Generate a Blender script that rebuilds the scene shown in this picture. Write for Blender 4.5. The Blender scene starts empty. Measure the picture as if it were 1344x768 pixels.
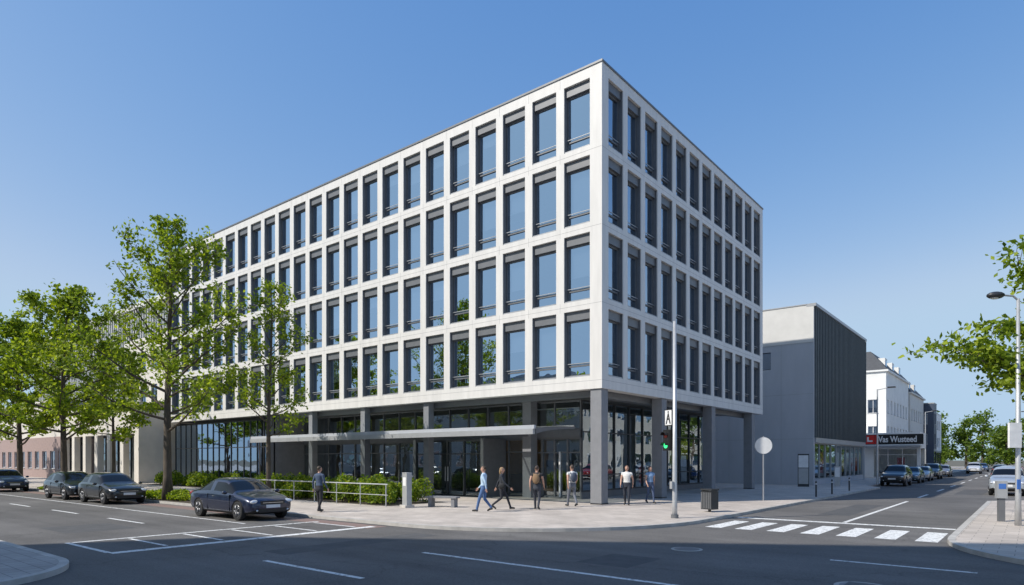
import bpy, math, random
from mathutils import Vector, Matrix, kdtree
R=math.radians
scene=bpy.context.scene
COL=scene.collection

# ------------------------------------------------------------ materials
def newmat(name):
    m=bpy.data.materials.new(name); m.use_nodes=True
    nt=m.node_tree; nt.nodes.clear()
    out=nt.nodes.new('ShaderNodeOutputMaterial')
    return m,nt,out
def N(nt,t,**kw):
    n=nt.nodes.new(t)
    for k,v in kw.items(): setattr(n,k,v)
    return n
def M(name,col,rough=.6,metal=0.,var=.12,scale=4.,bump=0.,stretch=(1,1,1),coat=0.,spec=.5,bscale=None,emit=None,estr=0):
    m,nt,out=newmat(name); L=nt.links.new
    b=N(nt,'ShaderNodeBsdfPrincipled'); b.inputs['Roughness'].default_value=rough
    b.inputs['Metallic'].default_value=metal; b.inputs['Specular IOR Level'].default_value=spec
    b.inputs['Coat Weight'].default_value=coat
    if emit: 
        b.inputs['Emission Color'].default_value=(*emit,1); b.inputs['Emission Strength'].default_value=estr
    tc=N(nt,'ShaderNodeTexCoord'); mp=N(nt,'ShaderNodeMapping'); mp.inputs['Scale'].default_value=stretch
    L(tc.outputs['Object'],mp.inputs['Vector'])
    no=N(nt,'ShaderNodeTexNoise'); no.inputs['Scale'].default_value=scale; no.inputs['Detail'].default_value=6; no.inputs['Roughness'].default_value=.6
    L(mp.outputs[0],no.inputs['Vector'])
    mr=N(nt,'ShaderNodeMapRange'); mr.inputs['From Min'].default_value=.3; mr.inputs['From Max'].default_value=.7
    mr.inputs['To Min'].default_value=1-var; mr.inputs['To Max'].default_value=1+var*.6
    L(no.outputs['Fac'],mr.inputs['Value'])
    vm=N(nt,'ShaderNodeVectorMath',operation='SCALE'); vm.inputs[0].default_value=col
    L(mr.outputs[0],vm.inputs['Scale']); L(vm.outputs[0],b.inputs['Base Color'])
    if bump>0:
        n2=N(nt,'ShaderNodeTexNoise'); n2.inputs['Scale'].default_value=bscale or scale*8; n2.inputs['Detail'].default_value=4
        L(tc.outputs['Object'],n2.inputs['Vector'])
        bp=N(nt,'ShaderNodeBump'); bp.inputs['Strength'].default_value=bump; bp.inputs['Distance'].default_value=.02
        L(n2.outputs['Fac'],bp.inputs['Height']); L(bp.outputs[0],b.inputs['Normal'])
    L(b.outputs[0],out.inputs['Surface'])
    return m
def glassmat(name,tint=(.55,.6,.62),refl=(.8,.9,1.),f0=.3,f1=.9,rough=0.,wob=.03):
    m,nt,out=newmat(name); L=nt.links.new
    tr=N(nt,'ShaderNodeBsdfTransparent'); tr.inputs[0].default_value=(*tint,1)
    gl=N(nt,'ShaderNodeBsdfGlossy'); gl.inputs['Color'].default_value=(*refl,1); gl.inputs['Roughness'].default_value=rough
    lw=N(nt,'ShaderNodeLayerWeight'); lw.inputs['Blend'].default_value=.35
    mr=N(nt,'ShaderNodeMapRange'); mr.inputs['To Min'].default_value=f0; mr.inputs['To Max'].default_value=f1
    L(lw.outputs['Facing'],mr.inputs['Value'])
    tc=N(nt,'ShaderNodeTexCoord'); no=N(nt,'ShaderNodeTexNoise'); no.inputs['Scale'].default_value=1.3; no.inputs['Detail'].default_value=1
    L(tc.outputs['Object'],no.inputs['Vector'])
    bp=N(nt,'ShaderNodeBump'); bp.inputs['Strength'].default_value=wob; bp.inputs['Distance'].default_value=.1
    L(no.outputs['Fac'],bp.inputs['Height']); L(bp.outputs[0],gl.inputs['Normal'])
    mx=N(nt,'ShaderNodeMixShader'); L(mr.outputs[0],mx.inputs[0]); L(tr.outputs[0],mx.inputs[1]); L(gl.outputs[0],mx.inputs[2])
    L(mx.outputs[0],out.inputs['Surface'])
    return m
def leafmat(name,c0,c1,c2):
    m,nt,out=newmat(name); L=nt.links.new
    g=N(nt,'ShaderNodeNewGeometry'); cr=N(nt,'ShaderNodeValToRGB')
    e=cr.color_ramp.elements; e[0].color=(*c0,1); e[1].color=(*c2,1); k=e.new(.55); k.color=(*c1,1)
    L(g.outputs['Random Per Island'],cr.inputs[0])
    d=N(nt,'ShaderNodeBsdfPrincipled'); d.inputs['Roughness'].default_value=.5; d.inputs['Specular IOR Level'].default_value=.3
    t=N(nt,'ShaderNodeBsdfTranslucent')
    mul=N(nt,'ShaderNodeVectorMath',operation='MULTIPLY'); mul.inputs[1].default_value=(1.6,1.55,.6)
    L(cr.outputs[0],d.inputs['Base Color']); L(cr.outputs[0],mul.inputs[0]); L(mul.outputs[0],t.inputs[0])
    mx=N(nt,'ShaderNodeMixShader'); mx.inputs[0].default_value=.45
    L(d.outputs[0],mx.inputs[1]); L(t.outputs[0],mx.inputs[2]); L(mx.outputs[0],out.inputs['Surface'])
    return m
def asphalt(name):
    m,nt,out=newmat(name); L=nt.links.new
    b=N(nt,'ShaderNodeBsdfPrincipled'); b.inputs['Roughness'].default_value=.85; b.inputs['Specular IOR Level'].default_value=.3
    tc=N(nt,'ShaderNodeTexCoord')
    n1=N(nt,'ShaderNodeTexNoise'); n1.inputs['Scale'].default_value=.22; n1.inputs['Detail'].default_value=5; n1.inputs['Roughness'].default_value=.55
    n2=N(nt,'ShaderNodeTexNoise'); n2.inputs['Scale'].default_value=45; n2.inputs['Detail'].default_value=3
    mp=N(nt,'ShaderNodeMapping'); mp.inputs['Scale'].default_value=(.05,1.3,1)
    n3=N(nt,'ShaderNodeTexNoise'); n3.inputs['Scale'].default_value=1.; n3.inputs['Detail'].default_value=3
    vo=N(nt,'ShaderNodeTexVoronoi',feature='DISTANCE_TO_EDGE'); vo.inputs['Scale'].default_value=.12
    n4=N(nt,'ShaderNodeTexNoise'); n4.inputs['Scale'].default_value=.9; n4.inputs['Detail'].default_value=5
    ad=N(nt,'ShaderNodeVectorMath',operation='MULTIPLY_ADD'); ad.inputs[1].default_value=(2.2,2.2,0)
    for n in (n1,n2,n4): L(tc.outputs['Object'],n.inputs['Vector'])
    L(tc.outputs['Object'],mp.inputs[0]); L(mp.outputs[0],n3.inputs['Vector'])
    L(n4.outputs['Color'],ad.inputs[0]); L(tc.outputs['Object'],ad.inputs[2]); L(ad.outputs[0],vo.inputs['Vector'])
    def mr(src,a,b_,c,d):
        x=N(nt,'ShaderNodeMapRange'); x.inputs['From Min'].default_value=a; x.inputs['From Max'].default_value=b_; x.inputs['To Min'].default_value=c; x.inputs['To Max'].default_value=d
        L(src,x.inputs['Value']); return x.outputs[0]
    def mul(a,b_):
        x=N(nt,'ShaderNodeMath',operation='MULTIPLY'); L(a,x.inputs[0]); L(b_,x.inputs[1]); return x.outputs[0]
    f=mul(mr(n1.outputs['Fac'],.3,.7,.74,1.22),mr(n2.outputs['Fac'],.3,.7,.72,1.28))
    f=mul(f,mr(n3.outputs['Fac'],.3,.7,.84,1.14))
    f=mul(f,mr(vo.outputs['Distance'],0,.007,.78,1.))
    vm=N(nt,'ShaderNodeVectorMath',operation='SCALE'); vm.inputs[0].default_value=(.132,.126,.120)
    L(f,vm.inputs['Scale']); L(vm.outputs[0],b.inputs['Base Color'])
    bp=N(nt,'ShaderNodeBump'); bp.inputs['Strength'].default_value=.35; bp.inputs['Distance'].default_value=.01
    L(n2.outputs['Fac'],bp.inputs['Height']); L(bp.outputs[0],b.inputs['Normal'])
    L(b.outputs[0],out.inputs['Surface']); return m
def paving(name,c1,c2,cm,w,h):
    m,nt,out=newmat(name); L=nt.links.new
    b=N(nt,'ShaderNodeBsdfPrincipled'); b.inputs['Roughness'].default_value=.8
    tc=N(nt,'ShaderNodeTexCoord'); br=N(nt,'ShaderNodeTexBrick')
    br.inputs['Scale'].default_value=1; br.inputs['Brick Width'].default_value=w; br.inputs['Row Height'].default_value=h
    br.inputs['Mortar Size'].default_value=.009; br.inputs['Color1'].default_value=(*c1,1); br.inputs['Color2'].default_value=(*c2,1); br.inputs['Mortar'].default_value=(*cm,1)
    L(tc.outputs['Object'],br.inputs['Vector'])
    n1=N(nt,'ShaderNodeTexNoise'); n1.inputs['Scale'].default_value=.6; n1.inputs['Detail'].default_value=8; n1.inputs['Roughness'].default_value=.65
    L(tc.outputs['Object'],n1.inputs['Vector'])
    x=N(nt,'ShaderNodeMapRange'); x.inputs['From Min'].default_value=.3; x.inputs['From Max'].default_value=.7; x.inputs['To Min'].default_value=.75; x.inputs['To Max'].default_value=1.15
    L(n1.outputs['Fac'],x.inputs['Value'])
    vm=N(nt,'ShaderNodeVectorMath',operation='SCALE'); L(br.outputs['Color'],vm.inputs[0]); L(x.outputs[0],vm.inputs['Scale'])
    L(vm.outputs[0],b.inputs['Base Color']); L(b.outputs[0],out.inputs['Surface']); return m
def paintmat(name,col,base=(.15,.15,.15),lo=.36,hi=.5):
    m,nt,out=newmat(name); L=nt.links.new
    b=N(nt,'ShaderNodeBsdfPrincipled'); b.inputs['Roughness'].default_value=.7
    tc=N(nt,'ShaderNodeTexCoord'); n1=N(nt,'ShaderNodeTexNoise'); n1.inputs['Scale'].default_value=9; n1.inputs['Detail'].default_value=8; n1.inputs['Roughness'].default_value=.75
    L(tc.outputs['Object'],n1.inputs['Vector'])
    cr=N(nt,'ShaderNodeValToRGB'); e=cr.color_ramp.elements; e[0].position=lo; e[0].color=(*base,1); e[1].position=hi; e[1].color=(*col,1)
    L(n1.outputs['Fac'],cr.inputs[0]); L(cr.outputs[0],b.inputs['Base Color']); L(b.outputs[0],out.inputs['Surface']); return m

WHITE=M('white_concrete',(.68,.66,.63),.55,var=.10,scale=1.2,stretch=(2.5,2.5,.35),bump=.05)
SEAM=M('joint',(.30,.30,.30),.8)
GREY=M('grey_metal',(.16,.165,.175),.45,.2,var=.1)
GREYL=M('light_grey_metal',(.38,.39,.40),.4,.2,var=.1)
DARK=M('dark_metal',(.045,.048,.052),.4,.3)
SOFF=M('soffit',(.34,.34,.34),.7)
COLM=M('column_concrete',(.22,.225,.24),.6,var=.1,scale=3,bump=.1)
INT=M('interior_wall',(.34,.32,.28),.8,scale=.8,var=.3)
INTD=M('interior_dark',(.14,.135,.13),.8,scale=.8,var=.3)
CEIL=M('interior_ceiling',(.6,.59,.55),.8)
BLIND=M('roller_blind',(.78,.78,.76),.8,scale=1,var=.06)
GLASS=glassmat('window_glass',(.42,.48,.54),(.66,.80,.95),.58,.97)
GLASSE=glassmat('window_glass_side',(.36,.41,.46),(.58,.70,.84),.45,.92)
GLASSG=glassmat('shopfront_glass',(.70,.74,.74),(.75,.85,.92),.18,.85)
CANG=glassmat('canopy_glass',(.6,.68,.66),(.8,.9,.88),.3,.85,rough=.2)
ASPH=asphalt('asphalt')
PAVE=paving('paving_slabs',(.46,.405,.355),(.53,.47,.415),(.28,.25,.22),.6,.4)
PAVE2=paving('pavement_blocks',(.36,.34,.32),(.42,.395,.37),(.2,.2,.2),.3,.3)
KERB=M('kerb_stone',(.46,.44,.41),.8,var=.25,scale=2,bump=.1)
GRND=M('ground_soil',(.12,.11,.08),.95,scale=.2,var=.3)
SOIL=M('soil',(.07,.055,.04),.95,scale=3,var=.3)
PAINT=paintmat('road_paint',(.76,.76,.74))
REDP=paintmat('red_cycle_paint',(.24,.15,.125),(.17,.14,.13),.3,.6)
CONC=M('grey_render',(.42,.44,.47),.75,var=.08,scale=1,stretch=(1,1,.3),bump=.08)
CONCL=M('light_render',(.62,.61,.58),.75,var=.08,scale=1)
RIB=M('rib_cladding',(.12,.135,.14),.5,.2,var=.15)
CREAM=M('cream_stone',(.64,.60,.54),.8,var=.12,scale=.8,bump=.1)
WSTUC=M('white_stucco',(.76,.76,.74),.8,var=.08,scale=.7,bump=.08)
SLATE=M('slate_roof',(.06,.065,.075),.7,var=.2)
BRICKR=M('red_brown_render',(.34,.25,.23),.8,var=.15)
BLACK=M('black',(.012,.012,.013),.5)
RUB=M('rubber',(.02,.02,.02),.85)
BARK=M('bark',(.11,.088,.066),.95,var=.4,scale=6,stretch=(1,1,.3),bump=.6)
LEAF=leafmat('leaf_fresh',(.07,.125,.012),(.20,.28,.02),(.36,.43,.04))
LEAFD=leafmat('leaf_dark',(.05,.095,.015),(.12,.19,.025),(.22,.29,.04))
LEAFY=leafmat('leaf_hedge',(.06,.12,.012),(.15,.23,.02),(.30,.34,.035))
RED=M('sign_red',(.60,.02,.015),.5); WPL=M('white_plastic',(.75,.75,.75),.45); YEL=M('poster_yellow',(.8,.65,.03),.6,var=.2,scale=3)
GRN=M('poster_green',(.14,.45,.08),.6,var=.3,scale=3); BLU=M('poster_blue',(.05,.15,.45),.6); ORG=M('poster_orange',(.6,.2,.04),.6,var=.3,scale=2)
STEEL=M('galvanised_steel',(.5,.51,.52),.4,.4)
WOODD=M('door_wood',(.16,.11,.07),.6)

# ------------------------------------------------------------ mesh helpers
def mk(name,v,f,mats,parent=None,smooth=False,mi=None,loc=(0,0,0)):
    me=bpy.data.meshes.new(name); me.from_pydata(v,[],f)
    if not isinstance(mats,(list,tuple)): mats=[mats]
    for m in mats: me.materials.append(m)
    if mi: me.polygons.foreach_set('material_index',mi)
    if smooth: me.polygons.foreach_set('use_smooth',[True]*len(me.polygons))
    me.update()
    o=bpy.data.objects.new(name,me); o.location=loc; COL.objects.link(o)
    if parent: o.parent=parent
    return o
def empty(name,loc=(0,0,0),rz=0):
    e=bpy.data.objects.new(name,None); e.location=loc; e.rotation_euler=(0,0,rz); e.empty_display_size=.5; COL.objects.link(e); return e
class B:
    """collects geometry per part/material and makes children of one Empty"""
    def __init__(s,name,loc=(0,0,0),rz=0,local=False):
        s.e=empty(name,loc,rz); s.o=(0,0,0) if local else loc; s.p={}
    def g(s,part,mat): return s.p.setdefault((part,mat.name),([],[],mat))
    def box(s,part,mat,x0,x1,y0,y1,z0,z1):
        v,f,_=s.g(part,mat); n=len(v); ox,oy,oz=s.o
        for x in (x0,x1):
            for y in (y0,y1):
                for z in (z0,z1): v.append((x-ox,y-oy,z-oz))
        for q in ((0,1,3,2),(4,6,7,5),(0,4,5,1),(2,3,7,6),(0,2,6,4),(1,5,7,3)): f.append(tuple(n+i for i in q))
    def quad(s,part,mat,pts):
        v,f,_=s.g(part,mat); n=len(v); ox,oy,oz=s.o
        for p in pts: v.append((p[0]-ox,p[1]-oy,p[2]-oz))
        f.append(tuple(range(n,n+len(pts))))
    def tube(s,part,mat,pts,rad,sides=10,cap=True):
        v,f,_=s.g(part,mat); ox,oy,oz=s.o
        tube(v,f,[(p[0]-ox,p[1]-oy,p[2]-oz) for p in pts],rad,sides,cap)
    def end(s,smooth=()):
        for (part,mn),(v,f,mat) in s.p.items():
            mk(part,v,f,mat,s.e,smooth=part in smooth)
        return s.e
def tube(v,f,pts,rad,sides=8,cap=True):
    if not isinstance(rad,(list,tuple)): rad=[rad]*len(pts)
    n0=len(v); P=[Vector(p) for p in pts]; prev=None
    for i,p in enumerate(P):
        d=(P[min(i+1,len(P)-1)]-P[max(i-1,0)])
        if d.length<1e-9: d=Vector((0,0,1))
        d.normalize()
        if prev is None:
            a=Vector((1,0,0)) if abs(d.x)<.8 else Vector((0,1,0)); u=d.cross(a).normalized()
        else:
            u=(prev-d*prev.dot(d)); u=u.normalized() if u.length>1e-6 else d.orthogonal().normalized()
        prev=u; w=d.cross(u)
        for k in range(sides):
            a=2*math.pi*k/sides; q=p+(u*math.cos(a)+w*math.sin(a))*rad[i]; v.append(tuple(q))
    for i in range(len(P)-1):
        for k in range(sides):
            a=n0+i*sides+k; b=n0+i*sides+(k+1)%sides
            f.append((a,b,b+sides,a+sides))
    if cap:
        f.append(tuple(n0+k for k in reversed(range(sides)))); f.append(tuple(n0+(len(P)-1)*sides+k for k in range(sides)))
def ellipsoid(v,f,c,r,nu=10,nv=8,rot=None):
    n0=len(v); c=Vector(c)
    for j in range(nv+1):
        th=math.pi*j/nv
        for i in range(nu):
            ph=2*math.pi*i/nu
            p=Vector((r[0]*math.sin(th)*math.cos(ph),r[1]*math.sin(th)*math.sin(ph),r[2]*math.cos(th)))
            if rot: p=rot@p
            v.append(tuple(c+p))
    for j in range(nv):
        for i in range(nu):
            a=n0+j*nu+i; b=n0+j*nu+(i+1)%nu
            f.append((a,a+nu,b+nu,b))

def fbox(b,part,mat,face,o,t0,t1,z0,z1,w0,w1):
    if t1<=t0 or z1<=z0: return
    if face=='S': b.box(part,mat,o[0]-t1,o[0]-t0,o[1]+w0,o[1]+w1,z0,z1)
    else: b.box(part,mat,o[0]-w1,o[0]-w0,o[1]+t0,o[1]+t1,z0,z1)
def fpane(b,part,mat,face,o,t0,t1,z0,z1,w,j=.0):
    J=lambda: w+random.uniform(-j,j)
    if face=='S': pts=[(o[0]-t0,o[1]+J(),z0),(o[0]-t1,o[1]+J(),z0),(o[0]-t1,o[1]+J(),z1),(o[0]-t0,o[1]+J(),z1)]
    else: pts=[(o[0]-J(),o[1]+t0,z0),(o[0]-J(),o[1]+t1,z0),(o[0]-J(),o[1]+t1,z1),(o[0]-J(),o[1]+t0,z1)]
    b.quad(part,mat,pts)
def wallgrid(b,mat,face,o,t0,t1,z0,z1,cols,rows,D):
    zc=z0
    for (a,c) in rows:
        fbox(b,'wall',mat,face,o,t0,t1,zc,a,0,D)
        tc=t0
        for (p,q) in cols:
            fbox(b,'wall',mat,face,o,tc,p,a,c,0,D); tc=q
        fbox(b,'wall',mat,face,o,tc,t1,a,c,0,D); zc=c
    fbox(b,'wall',mat,face,o,t0,t1,zc,z1,0,D)
def simplewin(b,face,o,p,q,a,c,gl=None,w=.14,fr=None,mull=True,sill=True,blind=.25):
    fr=fr or WPL; gl=gl or GLASSE
    t=.05
    fbox(b,'window_frame',fr,face,o,p,p+t,a,c,w-.03,w+.03); fbox(b,'window_frame',fr,face,o,q-t,q,a,c,w-.03,w+.03)
    fbox(b,'window_frame',fr,face,o,p+t,q-t,a,a+t,w-.03,w+.03); fbox(b,'window_frame',fr,face,o,p+t,q-t,c-t,c,w-.03,w+.03)
    if mull:
        m=(p+q)/2; fbox(b,'window_frame',fr,face,o,m-.025,m+.025,a+t,c-t,w-.025,w+.025)
    fpane(b,'glass',gl,face,o,p,q,a,c,w,.002)
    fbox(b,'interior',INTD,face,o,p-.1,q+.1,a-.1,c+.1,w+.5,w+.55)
    if random.random()<blind: fbox(b,'curtain',BLIND,face,o,p,q,a+(c-a)*random.uniform(.0,.6),c,w+.1,w+.12)
    if sill: fbox(b,'sill',GREYL,face,o,p-.05,q+.05,a-.05,a-.002,-.06,w-.03)
def curtain(b,face,o,t0,t1,z0,z1,sp,trans,gl,fr,mw=.06,md=.14,jit=.003):
    n=max(1,round((t1-t0)/sp)); s=(t1-t0)/n
    for i in range(n+1):
        t=t0+i*s; fbox(b,'mullion',fr,face,o,t-mw/2,t+mw/2,z0,z1,-md/2,md/2)
    zs=[z0]+list(trans)+[z1]
    for z in zs:
        zz0,zz1=z-.03,z+.03
        if z==z0: zz0,zz1=z,z+.08
        if z==z1: zz0,zz1=z-.08,z
        for i in range(n): fbox(b,'transom',fr,face,o,t0+i*s+mw/2,t0+(i+1)*s-mw/2,zz0,zz1,-md/2+.01,md/2-.01)
    for i in range(n):
        for k in range(len(zs)-1):
            fpane(b,'glass',gl,face,o,t0+i*s,t0+(i+1)*s,zs[k],zs[k+1],0,jit)

# ------------------------------------------------------------ main office building
random.seed(3)
b=B('office_building')
S=(0,0); W=42.6; E=21.65; ZB=5.13; ZT=19.45
colsS=[(.40+i*1.82+.22,.40+i*1.82+1.60) for i in range(23)]
colsE=[(.35+i*1.75+.21,.35+i*1.75+1.54) for i in range(12)]
rows=[(5.71+3.42*k,5.71+3.42*k+2.99) for k in range(4)]
wallgrid(b,WHITE,'S',S,0,W,ZB,ZT,colsS,rows,.5)
wallgrid(b,WHITE,'E',S,.5,E,ZB,ZT,colsE,rows,.5)
b.box('wall',WHITE,-W,-W+.5,.5,E,ZB,ZT); b.box('wall',WHITE,-W+.5,-.5,E-.5,E,ZB,ZT)
def officewin(face,p,q,a,c,gl):
    fbox(b,'window_reveal',GREY,face,S,p,p+.03,a,c,.05,.5); fbox(b,'window_reveal',GREY,face,S,q-.03,q,a,c,.05,.5)
    fbox(b,'blind_box',GREY,face,S,p+.03,q-.03,c-.40,c,.12,.5)
    P,Q=p+.03,q-.03; T=.065
    zt=c-.40
    fbox(b,'window_frame',GREY,face,S,P,P+T,a+.06,zt,.24,.34); fbox(b,'window_frame',GREY,face,S,Q-T,Q,a+.06,zt,.24,.34)
    fbox(b,'window_frame',GREY,face,S,P+T,Q-T,zt-T,zt,.24,.34); fbox(b,'window_frame',GREY,face,S,P+T,Q-T,a+.06,a+.06+T,.24,.34)
    fbox(b,'window_frame',GREY,face,S,P+T,Q-T,a+.50,a+.57,.23,.34)
    fbox(b,'guard_rail',GREYL,face,S,P,Q,a+.62,a+.65,.17,.20)
    fbox(b,'sill',GREYL,face,S,p+.03,q-.03,a,a+.06,.02,.36)
    fpane(b,'glass',gl,face,S,P,Q,a+.06,zt,.29,.005)
    r=random.random()
    if r<.40: fbox(b,'roller_blind',BLIND,face,S,P,Q,zt-(zt-a)*random.choice([.25,.4,.55,.8]),zt,.42,.43)
    elif r<.55:
        w=random.uniform(.25,.5); fbox(b,'roller_blind',BLIND,face,S,P,P+w,a+.1,zt,.42,.44)
for (a,c) in rows:
    for p,q in colsS: officewin('S',p,q,a,c,GLASS)
    for p,q in colsE: officewin('E',p,q,a,c,GLASSE)
for i in range(24):
    t=.40+i*1.82
    if i in (0,23): continue
    for (a,c) in rows:
        fbox(b,'panel_joint',SEAM,'S',S,t-.006,t+.006,c,c+.43 if c<18 else ZT,-.0015,.01)
for k in range(4):
    z=rows[k][0]-.21
    fbox(b,'panel_joint',SEAM,'S',S,.02,W,z-.006,z+.006,-.002,.01); fbox(b,'panel_joint',SEAM,'E',S,.02,E,z-.006,z+.006,-.002,.01)
b.box('roof_coping',GREY,-W-.04,.04,-.04,.56,ZT,ZT+.09); b.box('roof_coping',GREY,-.56,.04,.56,E+.04,ZT,ZT+.09)
b.box('roof_coping',GREY,-W-.04,-W+.5,.56,E+.04,ZT,ZT+.09); b.box('roof_coping',GREY,-W+.5,-.56,E-.5,E+.04,ZT,ZT+.09)
b.box('roof_slab',SOFF,-W+.5,-.5,.5,E-.5,18.75,19.1)
for k in range(3):
    z=rows[k][1]; b.box('floor_slab',CEIL,-W+.52,-.52,.52,E-.52,z+.03,z+.35)
b.box('soffit',SOFF,-W+.5,-.5,.5,E-.5,ZB-.001+.02,ZB+.35)
b.box('interior_core',INT,-W+5,-4.5,4.5,E-4.5,5.5,18.7)
for (x,y) in [(-.35,.35),(-.35,6.3),(-.35,12.9),(-.35,19.9),(-11.3,.4),(-16.8,.4),(-22.2,.4),(-27.3,.4)]:
    r_=.28 if x>-1 else .2
    b.box('column',COLM,x-r_,x+r_,y-r_,y+r_,0,ZB)
    b.box('column_base',DARK,x-r_-.005,x+r_+.005,y-r_-.005,y+r_+.005,0,.06)
b.box('column',COLM,-6.2,-5.65,2.3,2.85,0,ZB)
b.box('edge_beam',GREY,-27,-.7,.7,1.0,4.85,ZB+.01)
b.box('edge_beam',GREY,-1.0,-.7,1.0,E-.6,4.85,ZB+.01)
curtain(b,'S',(-3,3),3.2,24.1,.0,3.1,1.5,(2.4,),GLASSG,GREY)
curtain(b,'S',(-3,3),3.2,24.1,3.5,5.0,1.5,(),GLASSG,GREY)
b.box('beam',GREY,-27.1,-3,2.85,3.15,3.1,3.5)
curtain(b,'S',(-3,3),0.,3.2,.0,3.1,.8,(2.35,),GLASSG,GREY,mw=.09); curtain(b,'S',(-3,3),0.,3.2,3.5,5.0,1.6,(),GLASSG,GREY)
b.box('door_frame',WPL,-4.3,-4.22,2.9,2.98,.05,2.4)
curtain(b,'E',(-3,3),0.,16.3,.35,5.0,1.63,(1.2,3.4,),GLASSG,DARK,mw=.08); b.box('plinth',GREY,-3.1,-2.95,3.08,19.3,0,.35)
b.box('shop_wall',COLM,-12,-3.1,19.1,19.3,0,5.1)
b.box('interior_wall',INT,-26,-6.4,8,8.2,0,5.1); b.box('interior_wall',CEIL,-8.2,-8,8.2,19,0,5.1)
b.box('interior_floor',CEIL,-42,-3.2,3.2,19,.0,.03)
for i in range(9):
    b.box('shelf',random.choice([INTD,WOODD,WPL]),-7.2,-5.2,4.2+i*1.6,4.6+i*1.6,.03,1.2+random.random()*.9)
for y,z0,z1,m,w in [(4.0,.9,2.6,ORG,.9),(6.2,1.4,3.0,WPL,1.0),(11.2,1.5,3.1,GRN,1.2),(13.2,1.6,3.3,YEL,1.3),(14.9,2.0,3.2,YEL,1.2),(16.6,.9,2.2,BLU,1.1),(17.9,1.6,3.1,YEL,1.0),(9.2,.6,1.6,RED,.7)]:
    b.box('poster',m,-3.06,-3.03,y,y+w*.9,z0,z1)
for i in range(10): b.box('ceiling_lamp',WPL,-6.5,-3.8,4+i*1.6,4.15+i*1.6,4.7,4.75)
b.box('vestibule_wall',GREY,-13.2,-13.0,1.0,2.9,0,3.1); b.box('vestibule_wall',GREY,-8.0,-7.8,1.0,2.9,0,3.1)
curtain(b,'S',(-8.0,1.1),.0,5.0,.0,3.05,1.25,(2.3,),GLASSG,DARK,mw=.08)
b.box('door_handle',STEEL,-10.42,-10.38,.98,1.02,.8,1.6); b.box('door_handle',STEEL,-10.62,-10.58,.98,1.02,.8,1.6)
b.box('reception_desk',WOODD,-12,-9,6,6.6,.03,1.1)
b.box('warm_lit_wall',M('warm_light_tint',(.55,.30,.14),.6),-12.5,-8,7.8,7.95,.03,3.2)  # warm room light is put into this wall's colour
curtain(b,'S',(-27.4,.5),.0,15.0,.35,4.9,.94,(2.9,),GLASSE,DARK,mw=.06,md=.10); b.box('plinth',GREY,-42.5,-27.4,.42,.7,0,.35)
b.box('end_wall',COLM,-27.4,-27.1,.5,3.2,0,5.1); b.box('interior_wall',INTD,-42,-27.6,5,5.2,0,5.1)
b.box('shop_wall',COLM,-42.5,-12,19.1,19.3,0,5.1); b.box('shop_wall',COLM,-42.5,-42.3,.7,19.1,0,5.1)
cx0,cx1=-25.6,-2.2
b.box('canopy_fascia',GREYL,cx0,cx1,-2.11,-1.95,3.10,3.34); b.box('canopy_fascia',CONC,cx0-.03,cx1+.03,-2.06,-1.93,3.34,3.50)
b.box('canopy_fascia',GREY,cx0,cx1,1.1,1.22,3.45,3.62)
n=20
for i in range(n+1):
    x=cx0+(cx1-cx0)*i/n
    pts=[(x,-1.93,3.36),(x,-1.2,3.45),(x,0,3.52),(x,1.1,3.54)]
    hs=[.24,.18,.14,.10]
    for k in range(3):
        p,q=pts[k],pts[k+1]
        v,f,_=b.g('canopy_rib',GREY); n0=len(v)
        for xx in (x-.03,x+.03):
            v+= [(xx,p[1],p[2]-hs[k]),(xx,q[1],q[2]-hs[k+1]),(xx,q[1],q[2]),(xx,p[1],p[2])]
        f+= [(n0,n0+1,n0+2,n0+3),(n0+7,n0+6,n0+5,n0+4),(n0,n0+4,n0+5,n0+1),(n0+3,n0+2,n0+6,n0+7)]
    if i<n:
        x2=cx0+(cx1-cx0)*(i+1)/n
        for k in range(3):
            p,q=pts[k],pts[k+1]
            b.quad('canopy_glass',CANG,[(x+.03,p[1],p[2]+.01),(x2-.03,p[1],p[2]+.01),(x2-.03,q[1],q[2]+.01),(x+.03,q[1],q[2]+.01)])
for x in (-5.92,-11.3,-16.8,-22.2):
    b.box('canopy_arm',GREY,x-.06,x+.06,-1.9,2.85 if x>-6 else .19,3.2,3.33)
b.tube('canopy_post',GREY,[(-25.3,-1.6,0),(-25.3,-1.6,3.25)],.05)
b.end()

# ------------------------------------------------------------ grey building
random.seed(5)
g=B('grey_annex_building',(1.5,29,0))
o=(1.5,29)
wins=[(3.2,4.0),(9,9.8)]
wallgrid(g,CONC,'S',o,0,26,0,14.0,wins,[(9.2,10.6)],.4)
for p,q in wins: simplewin(g,'S',o,p,q,9.2,10.6,fr=DARK,mull=False,sill=False,blind=0)
fbox(g,'painted_sun_strip',CONCL,'S',o,-.03,26,11.1,13.98,-.04,-.002)  # paler panels carry the sunlit strip above the shadow edge in their colour
for z in (3.6,7.1): fbox(g,'panel_joint',SEAM,'S',o,.02,26,z-.01,z+.01,-.002,.01)
for t in (2.4,6.6,10.8,15): fbox(g,'panel_joint',SEAM,'S',o,t-.01,t+.01,0,11.1,-.003,.01)
fbox(g,'rib_backing',RIB,'E',o,.4,19.5,3.7,13.85,0.02,.4)
for i in range(40):
    t=.3+i*.49; fbox(g,'rib',RIB,'E',o,t,t+.1,3.7,13.8,-.16,.02)
for i in range(10):
    t=1.0+i*1.96
    for z in (4.3,7.6,10.8): fbox(g,'dark_window',GLASSE,'E',o,t,t+.30,z,z+2.0,-.01,.02)
fbox(g,'coping',GREYL,'E',o,-.05,19.55,13.85,14.08,-.2,.5); g.box('roof',SOFF,-24.5,1.1,29.4,48.5,13.6,13.8)
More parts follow.
